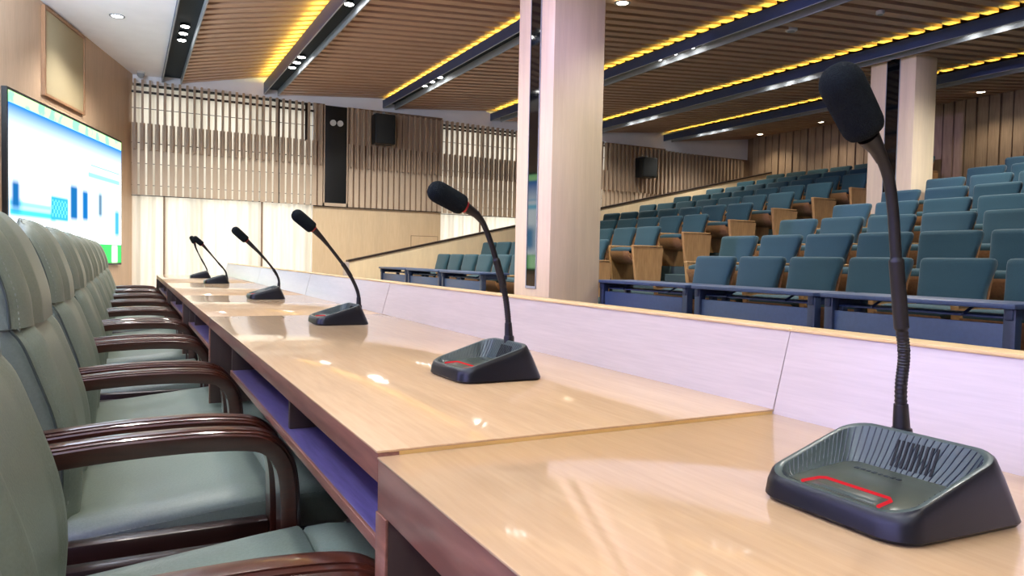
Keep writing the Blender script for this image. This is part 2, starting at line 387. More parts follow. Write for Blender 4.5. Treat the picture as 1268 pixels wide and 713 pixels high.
# splayed wall: screen, acoustic panel
Y0, Y1 = 8.963, 12.377
scr = empty('video_wall', tuple(wl(10.67)+Vector((0, 0, CZ-.165))), 0, label='large glowing LED video screen with green bands on the brown wall', cat='screen')
scr.rotation_euler = (0, 0, -A)
hw = (LW(Y1)-LW(Y0))/2; HZ = 1.60+.165
fb = MB(); fb.box(0, .05, -hw-.03, hw+.03, -.03, HZ+.03); fb.build('frame', M['black'], scr)
def mat_screen():
    m, nt, out = new_mat('screen_picture')
    tc = nt.nodes.new('ShaderNodeTexCoord'); sp = nt.nodes.new('ShaderNodeSeparateXYZ'); nt.links.new(tc.outputs['Object'], sp.inputs[0])
    Uo, Vo = sp.outputs[1], sp.outputs[2]      # along wall (-hw..hw), height (0..HZ)
    def mth(op, a, b=None, c=None, clamp=False):
        n = nt.nodes.new('ShaderNodeMath'); n.operation = op; n.use_clamp = clamp
        for i, q in enumerate((a, b, c)):
            if q is None: continue
            if isinstance(q, (int, float)): n.inputs[i].default_value = q
            else: nt.links.new(q, n.inputs[i])
        return n.outputs[0]
    def step(x, a, s):   # 0 -> 1 around a with softness s
        return mth('MULTIPLY_ADD', mth('SUBTRACT', x, a), 1/s, .5, True)
    def rect(u0, u1, v0, v1, s=.03):
        a = mth('MULTIPLY', step(Uo, u0, s), mth('SUBTRACT', 1, step(Uo, u1, s)))
        b = mth('MULTIPLY', step(Vo, v0, s), mth('SUBTRACT', 1, step(Vo, v1, s)))
        return mth('MULTIPLY', a, b)
    cur = [None]
    def layer(mask, col):
        mx = nt.nodes.new('ShaderNodeMix'); mx.data_type = 'RGBA'
        nt.links.new(mask, mx.inputs[0])
        if cur[0] is None: mx.inputs[6].default_value = (.88, .97, 1, 1)
        else: nt.links.new(cur[0], mx.inputs[6])
        if isinstance(col, tuple): mx.inputs[7].default_value = c4(col)
        else: nt.links.new(col, mx.inputs[7])
        cur[0] = mx.outputs[2]
    layer(step(Vo, HZ-.34, .44), srgb(4, 98, 182))
    nz = nt.nodes.new('ShaderNodeTexNoise'); nz.inputs['Scale'].default_value = 5; nt.links.new(tc.outputs['Object'], nz.inputs[0])
    for (u0, u1, v0, v1, c, s) in (
        (-hw, -.75, .60, .68, (120, 195, 235), .06), (-hw, -.62, .50, .60, (60, 170, 225), .07),
        (-1.75, -1.52, .56, .90, (20, 80, 130), .14),
        (.48, 1.12, .52, 1.12, (205, 232, 245), .07),
        (-.76, -.24, .50, .80, (44, 140, 176), .06),     # console
        (-.20, .08, .52, .99, (20, 84, 135), .12),       # two tall dark blocks
        (.20, .44, .53, .96, (16, 88, 145), .12),
        (.80, .96, .62, .96, (80, 105, 125), .10),       # small figure
        (1.46, 1.70, .36, .78, (60, 140, 190), .14),
        (.42, 1.70, 1.12, 1.20, (120, 205, 235), .04),
        (.52, 1.70, 1.28, 1.30, (90, 180, 225), .02)):
        layer(rect(u0, u1, v0, v1, s), srgb(*c))
    ck = nt.nodes.new('ShaderNodeTexChecker'); ck.inputs['Scale'].default_value = 22; nt.links.new(tc.outputs['Object'], ck.inputs[0])
    layer(mth('MULTIPLY', rect(-.72, -.28, .55, .75, .02), mth('MULTIPLY', ck.outputs[1], .5)), srgb(110, 200, 215))
    # green bands above and below
    layer(step(Vo, HZ-.115, .015), srgb(170, 225, 150))
    layer(mth('MULTIPLY', step(Vo, HZ-.115, .015), step(nz.outputs[0], .56, .1)), srgb(120, 205, 150))
    layer(mth('SUBTRACT', 1, step(Vo, .262, .012)), srgb(60, 175, 85))
    layer(rect(1.35, 1.6, 0, .25, .05), srgb(200, 250, 190))
    e = nt.nodes.new('ShaderNodeEmission'); e.inputs[1].default_value = 2.6
    nt.links.new(cur[0], e.inputs[0]); nt.links.new(e.outputs[0], out.inputs[0]); return m
MB().box(.05, .056, -hw, hw, 0, HZ).build('display', mat_screen(), scr, 0)
def blank(): pass
ap = empty('acoustic_panel', tuple(wl(9.85)+Vector((0, 0, CZ+1.74))), 0, label='beige fabric panel in a thin wooden frame above the video screen', cat='wall panel')
ap.rotation_euler = (0, 0, -A); w = 1.19/math.cos(A)
MB().bbox(.0, .025, .03, w-.03, .03, .97, .004).build('fabric_face', M['fabric_panel'], ap)
f = MB(); f.box(0, .04, 0, .03, 0, 1.0); f.box(0, .04, w-.03, w, 0, 1.0); f.box(0, .04, .03, w-.03, 0, .03); f.box(0, .04, .03, w-.03, .97, 1.0)
f.build('frame', M['trim_wood'], ap)
# small camera by the corner
sc_ = empty('security_camera', (.18, 12.85, CZ+2.78), label='small grey dome camera on the white ceiling corner', cat='camera')
MB().tube([(0, 0, 0), (0, 0, -.03)], .06, 20).build('mount', M['disc'], sc_)
MB().tube([(0, 0, -.03), (0, 0, -.06), (0, 0, -.085), (0, 0, -.10)], [.055, .052, .035, .008], 20).build('dome', M['lip'], sc_)

# ------------------------------------------------------------------ ceiling bays, light beams
BE = [(.48, .77), (2.04, 2.28), (4.12, 4.36), (6.3, 6.54), (8.6, 8.84), (10.6, 10.84)]
ENDZ = [2.98, 2.86, 2.87, 2.87, 2.87]
FT = [2.80, 2.90, 2.85, 2.845, 2.845, 2.845]
for i, (a, b) in enumerate(BE):
    m = MB()
    m.box(a, a+.02, YN, YF, CZ+2.71, CZ+FT[i]); 
    o = struct('trim_%d' % (20+i), m, M['beam'])
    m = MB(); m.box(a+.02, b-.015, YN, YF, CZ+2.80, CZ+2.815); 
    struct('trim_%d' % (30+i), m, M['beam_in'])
    m = MB(); m.box(b-.015, b, YN, YF, CZ+2.705, CZ+2.815); m.box(a, a+.012, YN, YF, CZ+2.703, CZ+2.71)
    struct('trim_%d' % (40+i), m, M['lip'])
def bay(x0, z0, x1, z1, idx, y1=YF-.02):
    m = MB(); dx = x1-x0; s = (z1-z0)/dx; y = y1; pitch, wd, dp = .217, .125, .06
    while y > YN:
        vs = []
        for yy in (y-wd, y):
            vs += [(x0, yy, CZ+z0), (x1, yy, CZ+z1), (x1, yy, CZ+z1+dp), (x0, yy, CZ+z0+dp)]
        m.add(vs, [(0, 1, 2, 3), (7, 6, 5, 4), (0, 4, 5, 1), (1, 5, 6, 2), (2, 6, 7, 3), (3, 7, 4, 0)])
        y -= pitch
    struct('ceiling', m, M['ceil_slat'])
    b = MB(); vs = []
    for yy in (YN, YF):
        vs += [(x0, yy, CZ+z0+.085), (x1+.0, yy, CZ+z1+.085), (x1, yy, CZ+z1+.10), (x0, yy, CZ+z0+.10)]
    b.add(vs, [(0, 1, 2, 3), (7, 6, 5, 4), (0, 4, 5, 1), (1, 5, 6, 2), (2, 6, 7, 3), (3, 7, 4, 0)])
    struct('ceiling', b, M['ceil_back'])
for i in range(5):
    bay(BE[i][1]+.005, 2.725, BE[i+1][0]+.10, ENDZ[i]+.03, i)
bay(BE[5][1]+.005, 2.725, XB-.02, 2.98, 5)
# amber strips behind the fascias
for i in range(1, 6):
    x = BE[i][0]
    struct('trim_%d' % (50+i), MB().box(x+.06, x+.10, YN, YF-.1, CZ+2.8155, CZ+2.822), M['led'])
    L = bpy.data.lights.new('cove_strip', 'AREA'); L.shape = 'RECTANGLE'; L.size = .05; L.size_y = YF-YN-.3
    L.color = (1.0, .76, .10); L.energy = 110 if i == 1 else 60
    lo = bpy.data.objects.new('cove_strip', L); COL.objects.link(lo); lo.location = (x+.075, (YF+YN)/2, CZ+(2.89 if i == 1 else 2.826))
    lo.rotation_euler = (0, math.radians(180-(62 if i == 1 else 22)), 0)
# spotlights
spot_proto = None
def add_spot(x, y, z, label, group):
    global spot_proto
    if spot_proto is None:
        t = empty('ceiling_spotlight', (x, y, z), label=label, cat='spotlight', group=group)
        MB().tube([(0, 0, .0), (0, 0, -.03)], .058, 20).build('housing', M['black'], t)
        MB().tube([(0, 0, -.03), (0, 0, -.036), (0, 0, -.042)], [.05, .045, .02], 20).build('lens', M['spot'], t)
        spot_proto = t; return t
    return dup(spot_proto, (x, y, z), label=label, cat='spotlight', group=group)
WHICH = ['first light channel beside the white ceiling', 'second light channel from the screen wall', 'third light channel from the screen wall',
         'fourth light channel, right of the near pillar', 'fifth light channel over the seats', 'last light channel near the rear']
CL = [(0, 10.3), (1, 10.95), (1, 7.8), (2, 10.97), (3, 7.77), (4, 11.6), (4, 8.0), (4, 4.95), (5, 11.8), (5, 5.2), (2, 7.75), (3, 4.5)]
seen_cl = {}
LAMP = []
for bi, y0 in CL:
    xm = (BE[bi][0]+BE[bi][1])/2+.0
    k = seen_cl.get(bi, 0); seen_cl[bi] = k+1
    LAMP.append((xm, y0, bi))
    if (bi, y0) in ((2, 7.75), (3, 4.5)): continue     # outside the picture
    where = {(1, 10.95): 'far cluster', (1, 7.8): 'near cluster', (4, 11.6): 'farthest cluster', (4, 8.0): 'middle cluster', (4, 4.95): 'nearest cluster',
             (5, 11.8): 'far cluster', (5, 5.2): 'near cluster'}.get((bi, y0), 'only cluster')
    for j, nm in enumerate(('far', 'middle', 'near')):
        add_spot(xm, y0+.33-.33*j, CZ+2.80, '%s round spotlight, %s of the %s' % (nm, where, WHICH[bi]), 'ceiling spotlights in the dark channels')
def spot_lamp(name, x, y, z, e, col, ang=130, r=.06, blend=.6):
    L = bpy.data.lights.new(name, 'SPOT'); L.energy = e; L.color = col; L.spot_size = math.radians(ang); L.spot_blend = blend; L.shadow_soft_size = r
    o = bpy.data.objects.new(name, L); COL.objects.link(o); o.location = (x, y, z); return o
for (x, y, bi) in LAMP:
    spot_lamp('channel_lamp', x, y, CZ+2.745, (330 if bi < 3 else 150), (1.0, .95, .88), 142, .06, .7)
for bi in range(0, 5):
    for y in ((4.6, 1.4, -1.8) if bi else (7.1, 3.9, .7, -2.5)):
        spot_lamp('channel_lamp', (BE[bi][0]+BE[bi][1])/2, y, CZ+2.71, (75 if bi < 1 else 110 if bi < 3 else 125), (1.0, .95, .88), 116, .06)
# downlights
DLP = None
def downlight(x, y, z, label, lens, group):
    t = empty('downlight', (x, y, z), label=label, cat='downlight', group=group)
    MB().loft([[(math.cos(a)*r, math.sin(a)*r, h) for a in (2*PI*k/24 for k in range(24))] for r, h in ((.085, 0), (.085, -.008), (.065, -.008), (.06, -.002))], cap=False).build('trim_ring', M['lip'], t)
    MB().tube([(0, 0, -.001), (0, 0, -.006)], .06, 20).build('lens', lens, t)
downlight(-.11, 9.99, ZC, 'round white downlight in the white ceiling above the screen', M['downlight_cool'], 'downlights')
for (x, y, l) in ((12.5, 12.1, 'leftmost small warm downlight near the rear wall'), (12.4, 10.4, 'middle small warm downlight near the rear wall'), (12.4, 7.25, 'small warm downlight right of the far pillar')):
    downlight(x, y, CZ+2.905, l, M['downlight'], 'downlights')
    spot_lamp('rear_lamp', x, y, CZ+2.88, 40, (1, .85, .62), 140)
downlight(4.60, 6.42, CZ+2.715, 'bright warm downlight in the slats beside the near pillar top', M['downlight'], 'downlights')
for (x, y) in ((-.11, 10), (-.11, 7), (-.11, 4), (-.11, 1.0), (-1.5, 5.4), (-1.5, 2.4), (-1.5, -.6), (-.11, -2)):
    spot_lamp('stage_downlight', x, y, ZC-.03, (30 if x < -1 else 88), (1.0, .96, .92), 120, .06)
def pillar_fill_spot(x, y, z, tx, ty, tz, e, ang):  # added unseen spots that throw lavender light on the pillars
    o = spot_lamp('pillar_fill_spot', x, y, z, e, (.62, .50, 1.0), ang, .08, .8)
    o.rotation_euler = Vector((tx-x, ty-y, tz-z)).to_track_quat('-Z', 'Y').to_euler()
pillar_fill_spot(-1.6, 5.2, 3.3, 3.3, 5.95, CZ+1.2, 1000, 42)
pillar_fill_spot(-1.6, 3.6, 3.3, 8.99, 6.4, CZ+1.4, 1800, 18)
# ceiling discs
for (x, y, l) in ((6.9, 6.25, 'larger pale disc loudspeaker in the ceiling slats above the seats'), (7.25, 5.35, 'smaller pale disc detector in the ceiling slats')):
    r = .07 if x < 7 else .045
    t = empty('ceiling_disc', (x, y, CZ+2.76), label=l, cat='ceiling disc')
    MB().tube([(0, 0, .02), (0, 0, -.01), (0, 0, -.02)], [r, r, r*.8], 20).build('rim', M['disc'], t)
    MB().tube([(0, 0, -.02), (0, 0, -.024)], r*.6, 20).build('grille', M['lip'], t)

# ------------------------------------------------------------------ pillars
def pillar(x0, x1, y0, y1, ztop, s0, s1, label):
    m = MB(); m.bbox(x0, x1, y0, y1, 0, ztop, .006)
    p = m.build('pillar', M['pillar'], None, 30); tag(p, label, None, None, 'structure')
    MB().box(x0-.006, x0+.01, s0, s1, CZ-.24, ztop).build('mirror_strip', M['mirror'], p, 0)
    e = MB(); e.box(x0-.010, x0, s0-.008, s0, CZ-.25, ztop); e.box(x0-.010, x0, s1, s1+.008, CZ-.25, ztop); e.box(x0-.012, x0, s0-.008, s1+.008, CZ-.262, CZ-.24)
    e.build('strip_edge', M['lip'], p, 0)
    return p
pillar(3.3, 3.83, 5.60, 6.26, CZ+2.80, 5.835, 6.01, 'near square pillar with a black mirrored slot')
pillar(8.99, 9.43, 6.09, 6.74, CZ+2.76, 6.31, 6.49, 'far square pillar among the seats with a black slot')

# ------------------------------------------------------------------ wall loudspeakers
def wall_speaker(x, y, z, w, h, label):
    t = empty('wall_speaker', (x, y, z), label=label, cat='loudspeaker')
    MB().bbox(-w/2, w/2, -.13, .13, -h/2, h/2, .012).build('cabinet', M['black'], t)
    MB().bbox(-w/2+.02, w/2-.02, -.142, -.128, -h/2+.02, h/2-.02, .004).build('grille', M['grille'], t)
    b = MB(); b.box(-.03, .03, .1, YF-y-.1, h/2-.06, h/2-.02); b.box(-w/2-.01, w/2+.01, -.02, .02, h/2, h/2+.012)
    b.box(-.02, .02, -.02, .02, h/2, h/2+.05); b.build('bracket', M['lip'], t)
wall_speaker(4.02, 12.72, CZ+2.25, .36, .52, 'black loudspeaker hung on the slatted wall beside the tall black panel')
wall_speaker(9.85, 12.72, CZ+2.02, .40, .42, 'black loudspeaker hung on the slatted wall right of the near pillar')

# ------------------------------------------------------------------ parapet
YP = 12.3
m = MB(); zp = lambda x: CZ-.09+.224*(x-3.32)
m.loft([[(3.32, y, 0), (XB, y, 0), (XB, y, zp(XB)), (3.32, y, zp(3.32))] for y in (YP, YP+.12)])
struct('wall_side', m, M['parapet'])
m = MB(); m.loft([[(3.30, y, zp(3.30)), (XB-.05, y, zp(XB-.05)), (XB-.05, y, zp(XB-.05)+.03), (3.30, y, zp(3.3)+.03)] for y in (YP-.015, YP+.13)])
struct('trim_12', m, M['cord'])
struct('trim_13', MB().box(3.25, 3.32, YP-.01, YP+.13, 0, CZ-.10), M['riser'])

# ------------------------------------------------------------------ tiers and aisle steps
PX = .87; SX0 = 4.85
ztop_ = lambda m_: CZ+(.071 if m_ == 0 else .085+.212*m_)
zfl = lambda m_: ztop_(m_)-.77 if m_ >= 0 else 0.0
tiers = MB()
for k in range(0, 10):
    xa = SX0+PX*k-.62; xb = XB
    z0 = zfl(k-1)
    tiers.box(xa, xb, -2.0, 6.02, z0, zfl(k)); tiers.box(xa, xb, 8.05, YP, z0, zfl(k)); tiers.box(xa, xb, 6.02, 8.05, z0, zfl(k))
struct('floor', tiers, M['carpet'])
st = MB()
for k in range(0, 10):
    xa = SX0+PX*k-.62; z = (zfl(k-1)+zfl(k))/2
    st.bbox(xa-.30, xa, 6.10, 7.98, zfl(k-1), z, .01)
struct('floor', st, M['carpet'])
def step_light(x, y, z, l):
    t = empty('step_light', (x, y, z), label=l, cat='step light')
    MB().bbox(-.012, 0, -.05, .05, -.03, .03, .004).build('housing', M['lip'], t)
    MB().bbox(-.016, -.011, -.035, .035, -.018, .018, .002).build('lens', M['steplight'], t)
step_light(SX0+PX-.62-.0, 6.45, zfl(1)-.04, 'upper small amber step light on the aisle stair')
step_light(SX0+PX-.92-.0, 7.0, (zfl(0)+zfl(1))/2-.04, 'lower small amber step light on the aisle stair')

# ------------------------------------------------------------------ auditorium seats (face -X, origin at floor under the back)
def make_seat(end=False):
    t = empty('auditorium_seat', (0, 0, 0))
    # backrest: loft upward
    prof = [(-.10, .38, .205, .030), (-.085, .46, .215, .040), (-.075, .56, .218, .045), (-.062, .68, .222, .042),
            (-.040, .80, .232, .042), (-.022, .88, .240, .047), (-.012, .945, .243, .050), (-.010, .985, .240, .044), (-.010, 1.004, .228, .030), (-.010, 1.011, .200, .012)]
    rings = []; ZM = lambda z: .40+(z-.38)*(.37/.631)
    prof = [(x, ZM(z), a, b) for x, z, a, b in prof]
    for (x, z, a, b) in prof:
        rings.append(sring((x, 0, z), (0, 1, 0), (-1, 0, 0), a, b, 4.5, 28))
    MB().loft(rings).build('backrest', M['seat_fabric'], t, 50)
    MB().loft([sring((x+.045, 0, ZM(z)), (0, 1, 0), (-1, 0, 0), a, .012, 6, 20) for (x, z, a) in ((-.09, .30, .20), (-.07, .5, .21), (-.045, .72, .215), (-.025, .86, .22))]).build('back_shell', M['seat_shell'], t, 50)
    # seat pad
    rings = [sring((x, 0, z), (0, 1, 0), (0, 0, 1), a, b, 4, 24) for (x, z, a, b) in
             ((-.09, .405, .19, .03), (-.13, .41, .215, .045), (-.28, .42, .222, .045), (-.46, .428, .225, .040), (-.505, .425, .22, .030), (-.515, .42, .20, .015))]
    MB().loft(rings).build('seat_pad', M['seat_fabric'], t, 50)
    sh = MB(); n = 7
    prof = [(-.10, .365), (-.50, .385), (-.530, .41), (-.525, .375), (-.48, .30), (-.40, .24), (-.12, .22)]
    sh.prism(prof, -.222, .222); sh.build('seat_pan', M['seat_shell'], t, 40)
    def side(y):
        p = MB(); vs = [(-.43, 0), (-.02, 0), (.02, .46), (-.50, .475)]
        p.prism(vs, y-.024, y+.024); p.build('side_panel', M['seat_wood'], t, 0)
        MB().bbox(-.50, -.0, y-.029, y+.029, .470, .492, .006).build('armrest', M['seat_wood'], t)
    side(.272)
    if end: side(-.272)
    return t
seat_proto = make_seat(); end_proto = make_seat(True)
ORD = ['first', 'second', 'third', 'fourth', 'fifth', 'sixth', 'seventh', 'eighth', 'ninth', 'tenth']
placed = [0, 0]
def place_seat(x, y, z, label, group, e=0):
    pr = (seat_proto, end_proto)[e]
    if placed[e] == 0:
        pr.location = (x, y, z); tag(pr, label, 'seat', group)
    else: dup(pr, (x, y, z), label=label, cat='seat', group=group)
    placed[e] += 1
for r in range(10):
    X = SX0+PX*r
    n = 0; y = 5.17 if r == 0 else 5.76
    while y > .50*X-.25:
        if not (r > 7):
            place_seat(X, y, zfl(r), 'teal auditorium seat, %s from the aisle in the %s row of the near right block' % (ORD[n], ORD[r]), 'seats of the near right block')
        y -= .56; n += 1
    for k in range(7):
        y = 8.40+.562*k
        place_seat(X, y, zfl(r), 'teal auditorium seat, %s from the aisle in the %s row of the far block' % (ORD[k], ORD[r]), 'seats of the far block beside the parapet', 1 if k == 0 else 0)

# ------------------------------------------------------------------ front row desks
def make_desk(L):
    t = empty('front_row_desk', (0, 0, 0))
    MB().bbox(-.20, .20, 0, L, .745, .772, .006).build('desk_top', M['steel_blue'], t)
    MB().bbox(-.10, .16, .06, L-.06, .690, .702, .003).build('under_shelf', M['steel_blue'], t)
    MB().bbox(-.15, -.135, .07, L-.07, .25, .668, .003).build('modesty_panel', M['steel_blue'], t)
    for y in (.04, L-.04):
        lg = MB(); lg.bbox(-.17, -.11, y-.03, y+.03, .03, .745, .006); lg.bbox(.10, .15, y-.025, y+.025, .03, .745, .006)
        lg.bbox(-.18, .18, y-.02, y+.02, .69, .745, .005); lg.bbox(-.2, .2, y-.03, y+.03, 0, .035, .006)
        lg.build('leg', M['steel_leg'], t)
    for y in (.30, L-.30):
        MB().tube([(-.12, y, .70), (-.02, y, .745)], .008, 8).build('brace', M['steel_leg'], t)
    return t
dl = [(4.03, 4.42, 1.22, 'blue desk of the front row nearest the aisle, right of the pillar'), (4.03, 3.22, 1.14, 'middle blue desk right of the pillar, in front of teal seats'),
      (4.03, 2.03, 1.14, 'rightmost blue desk, behind the nearest microphone')]
dl2 = [(3.95, 10.72, 1.3, 'leftmost blue-grey desk, against the sloping parapet'), (3.95, 9.36, 1.3, 'middle blue-grey desk left of the pillar'), (3.95, 8.0, 1.3, 'blue-grey desk just left of the pillar')]
for lst, g in ((dl, 'front row desks right of the pillar'), (dl2, 'front row desks left of the pillar')):
    for (x, y, L, l) in lst:
        d = make_desk(L); d.location = (x, y, 0); tag(d, l, 'desk', g)

# ------------------------------------------------------------------ conference table
TX0, TX1 = .205, .716
def table_section(y0, y1, zt_, near, label, divs=()):
    t = empty('conference_table', (TX0, y0, 0), label=label, cat='table', group='sections of the conference table')
    L = y1-y0; D = TX1-TX0
    MB().bbox(.0, D, 0.0, L, zt_-.0024, zt_, .0008).build('tabletop', M['maple'], t)
    MB().box(.012, D, 0.0006, L-.0006, zt_-.0134, zt_-.0024).build('top_core', M['edge_light'], t, 0)
    ap_h = .05 if near else .030
    MB().bbox(.001, .022, 0, L, zt_-ap_h, zt_-.0025, .0008).build('front_apron', M['maple_front'], t)
    for yy in ((0, L-.028) if near else (L-.020,)):
        th = .028 if near else .018; zb_ = 0.0 if near else CZ-.425
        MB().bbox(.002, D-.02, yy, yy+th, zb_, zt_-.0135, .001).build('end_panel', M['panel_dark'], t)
        MB().bbox(-.0005, .0025, yy-.0005, yy+th+.0005, zb_, zt_-ap_h-.0005, .0005).build('panel_edge', M['maple_front'], t)
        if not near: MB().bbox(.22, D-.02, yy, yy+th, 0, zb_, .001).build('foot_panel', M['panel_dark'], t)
    if not near:
        SE = L*.69
        MB().bbox(.004, D-.16, .001, SE, zt_-.092, zt_-.083, .001).build('shelf', M['plum'], t)
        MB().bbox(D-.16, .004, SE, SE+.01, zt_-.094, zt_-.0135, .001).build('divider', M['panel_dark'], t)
        MB().bbox(.000, .004, .001, SE, zt_-.094, zt_-.082, .0005).build('shelf_edge', M['maple_front'], t)
        for d in divs:
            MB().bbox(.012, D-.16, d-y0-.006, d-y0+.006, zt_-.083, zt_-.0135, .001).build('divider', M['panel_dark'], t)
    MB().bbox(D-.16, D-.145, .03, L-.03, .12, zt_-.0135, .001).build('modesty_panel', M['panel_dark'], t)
    r = MB(); prof = [(D-.002, 0), (D-.002, zt_-.0), (D+.024, CZ-.083), (D+.058, CZ-.083), (D+.058, 0)]
    r.prism(prof, 0.0002, L-.0002); r.build('riser_panel', M['riser'], t, 0)
    MB().bbox(D+.022, D+.064, 0.0002, L-.0002, CZ-.083, CZ-.079, .001).build('riser_cap', M['cap'], t)
    return t
table_section(-.9, .6545, CZ-.1855, True, 'nearest table section, slightly lower, holding the closest microphone')
table_section(.655, 2.245, CZ-.18, False, 'second table section with an open shelf, holding two microphones', (1.135,))
table_section(2.250, 3.385, CZ-.18, False, 'third table section, glossy, holding the fourth nearest microphone', (2.9,))
table_section(3.39, 4.795, CZ-.18, False, 'fourth table section, towards the far end of the row', (4.1,))
table_section(4.80, 6.55, CZ-.18, False, 'farthest table section near the curtained window', (5.5,))

# ------------------------------------------------------------------ microphones
def body_ring(L, wf_, wr_, z_f, z_r, inset, r, N=10, x0=0):
    """rounded trapezoid ring; height varies linearly from z_f (front) to z_r (rear)"""
    pts = rrect((L)/2+x0, 0, L/2-inset, 1.0, r, N)
    out = []
    hy = 1.0
    for (x, y) in rrect(L/2+x0, 0, L/2-inset, .06, r, N):
        t = max(0, min(1, (x-x0)/L)); w_ = (wf_+(wr_-wf_)*t)/2-inset
        out.append((x, y/.06*w_, z_f+(z_r-z_f)*t))
    return out
ZF0 = .0155
ML, MW0, MW1 = .138, .131, .144
def make_mic_base():
    t = empty('conference_microphone', (0, 0, 0))
    b = MB()
    def ring(L, a, c, zf, zr, r=.021, x0=0): 
        out = []
        for (x, y) in rrect(x0+L/2, 0, L/2, .06, r, 8):
            tt = (x-x0)/L; w_ = (a+(c-a)*tt)/2
            out.append((x, y/.06*w_, zf+(zr-zf)*tt))
        return out
    RIML = .113
    outer = [ring(ML-.004, MW0-.006, MW1-.004, 0.0, 0.0, x0=.003), ring(ML, MW0, MW1, .003, .003), ring(RIML+.010, MW0-.002, MW1-.010, .012, .036, x0=.001),
             ring(RIML, MW0-.006, MW1-.014, .0180, .0505, x0=.003), ring(RIML-.003, MW0-.009, MW1-.017, .0195, .0520, x0=.0045)]
    b.loft(outer, cap=False)
    b.f.append(tuple(range(32))[::-1])
    b.build('base', M['black_plastic'], t, 40)
    # raised lip + dish
    top = ring(RIML-.003, MW0-.009, MW1-.017, .0195, .0520, x0=.0045)
    lip = ring(RIML-.008, MW0-.014, MW1-.022, .0203, .0524, x0=.007)
    lip2 = ring(RIML-.012, MW0-.018, MW1-.026, .0192, .0505, x0=.009)
    FL = dict(x0=.018, L=.078)
    flo = []
    for (x, y) in rrect(FL['x0']+FL['L']/2, 0, FL['L']/2, .06, .014, 8):
        tt = (x-FL['x0'])/FL['L']; flo.append((x, y/.06*(.0495+.001*tt), ZF0+.0050*tt))
    MB().loft([top, lip, lip2], cap=False).build('rim', M['mic_dish'], t, 50)
    mid = [tuple((a*.45+b_*.55)-(0.0015 if i == 2 else 0) for i, (a, b_) in enumerate(zip(p, q))) for p, q in zip(lip2, flo)]
    d = MB().loft([lip2, mid, flo], cap=False); dd = d.build('dish', M['mic_dish'], t, 50)
    # ribs over the dish wall
    def interp(ringp, s):
        n = len(ringp); Ls = [0]
        for i in range(n): Ls.append(Ls[-1]+(Vector(ringp[(i+1) % n])-Vector(ringp[i])).length)
        q = (s % 1)*Ls[-1]
        for i in range(n):
            if Ls[i+1] >= q:
                return Vector(ringp[i]).lerp(Vector(ringp[(i+1) % n]), (q-Ls[i])/max(1e-9, Ls[i+1]-Ls[i]))
        return Vector(ringp[0])
    rb = MB(); NR = 72
    for k in range(NR):
        s = k/NR; a, m_, c = interp(lip2, s), interp(mid, s), interp(flo, s)
        for p, q in ((a, m_), (m_, c)):
            dr = (q-p).normalized(); sd = dr.cross(Vector((0, 0, 1))).normalized()*.0004; up = sd.cross(dr).normalized()
            if up.z < 0: up = -up
            vs = [p-sd, p+sd, q+sd, q-sd]
            rb.add([v+up*.0004 for v in vs]+[v-up*.0004 for v in vs], [(0, 1, 2, 3), (0, 4, 5, 1), (1, 5, 6, 2), (2, 6, 7, 3), (3, 7, 4, 0)])
    rb.build('ribs', M['glyph'], dd, 0)
    # sound slots on the rear slope of the dish
    sl = MB(); n = 9
    for k in range(n):
        tt = .27+.43*k/(n-1)
        A_, B_, C_ = [Vector(q[31]).lerp(Vector(q[0]), tt) for q in (lip2, mid, flo)]
        a_, c_ = A_.lerp(B_, .3), B_.lerp(C_, .65)
        for p, q in ((a_, B_), (B_, c_)):
            dr = (q-p).normalized(); sd = dr.cross(Vector((0, 0, 1))).normalized()*.00095; up = sd.cross(dr).normalized()*.0008
            if up.z < 0: up = -up
            vs = [p-sd, p+sd, q+sd, q-sd]
            sl.add([v+up for v in vs]+[v-up*.4 for v in vs], [(0, 1, 2, 3), (4, 7, 6, 5), (0, 4, 5, 1), (1, 5, 6, 2), (2, 6, 7, 3), (3, 7, 4, 0)])
    sl.build('sound_slots', M['slot'], dd, 0)
    # plate in the dish floor
    cxp = FL['x0']+FL['L']/2
    def plate(inset, dz):
        out = []
        for (x, y) in rrect(cxp, 0, FL['L']/2-inset, .06, .013, 8):
            tt = (x-FL['x0'])/FL['L']; out.append((x, y/.06*(.0495+.001*tt-inset), ZF0+.0050*tt+dz))
        return out
    pt = MB().loft([plate(.0, -.001), plate(.0003, .0010), plate(.0012, .0016)]).build('plate', M['mic_plate'], t, 40)
    # touch button with a red lit outline on its rear side
    zz = lambda x: ZF0+.0050*(x-FL['x0'])/FL['L']+.0022
    path = [(.0175, .033), (.034, .031), (.038, .027), (.038, -.027), (.034, -.031), (.0175, -.033)]
    pp = [(x, y, zz(x)) for x, y in path]
    MB().tube(pp, .0013, 8).build('lit_outline', M['red_glow'], pt)
    MB().bbox(.0195, .036, -.027, .027, zz(.02)-.0014, zz(.036)-.0012, .0004).build('talk_button', M['mic_dish'], pt)
    gl = MB(); x = .080; yy = .034          # small dark lettering, illegible in the photo
    for wl_, h in ((.0028, .004), (.0024, .003), (.002, .003), (.0026, .004), (.002, .003), (.0028, .003), (.002, .004), (.0024, .003)):
        gl.box(x-h/2, x+h/2, yy-wl_*1.3, yy, zz(x)-.0008, zz(x)-.0002); yy -= wl_*1.3+.0022
    gl.build('lettering', M['glyph'], pt, 0)
    return t
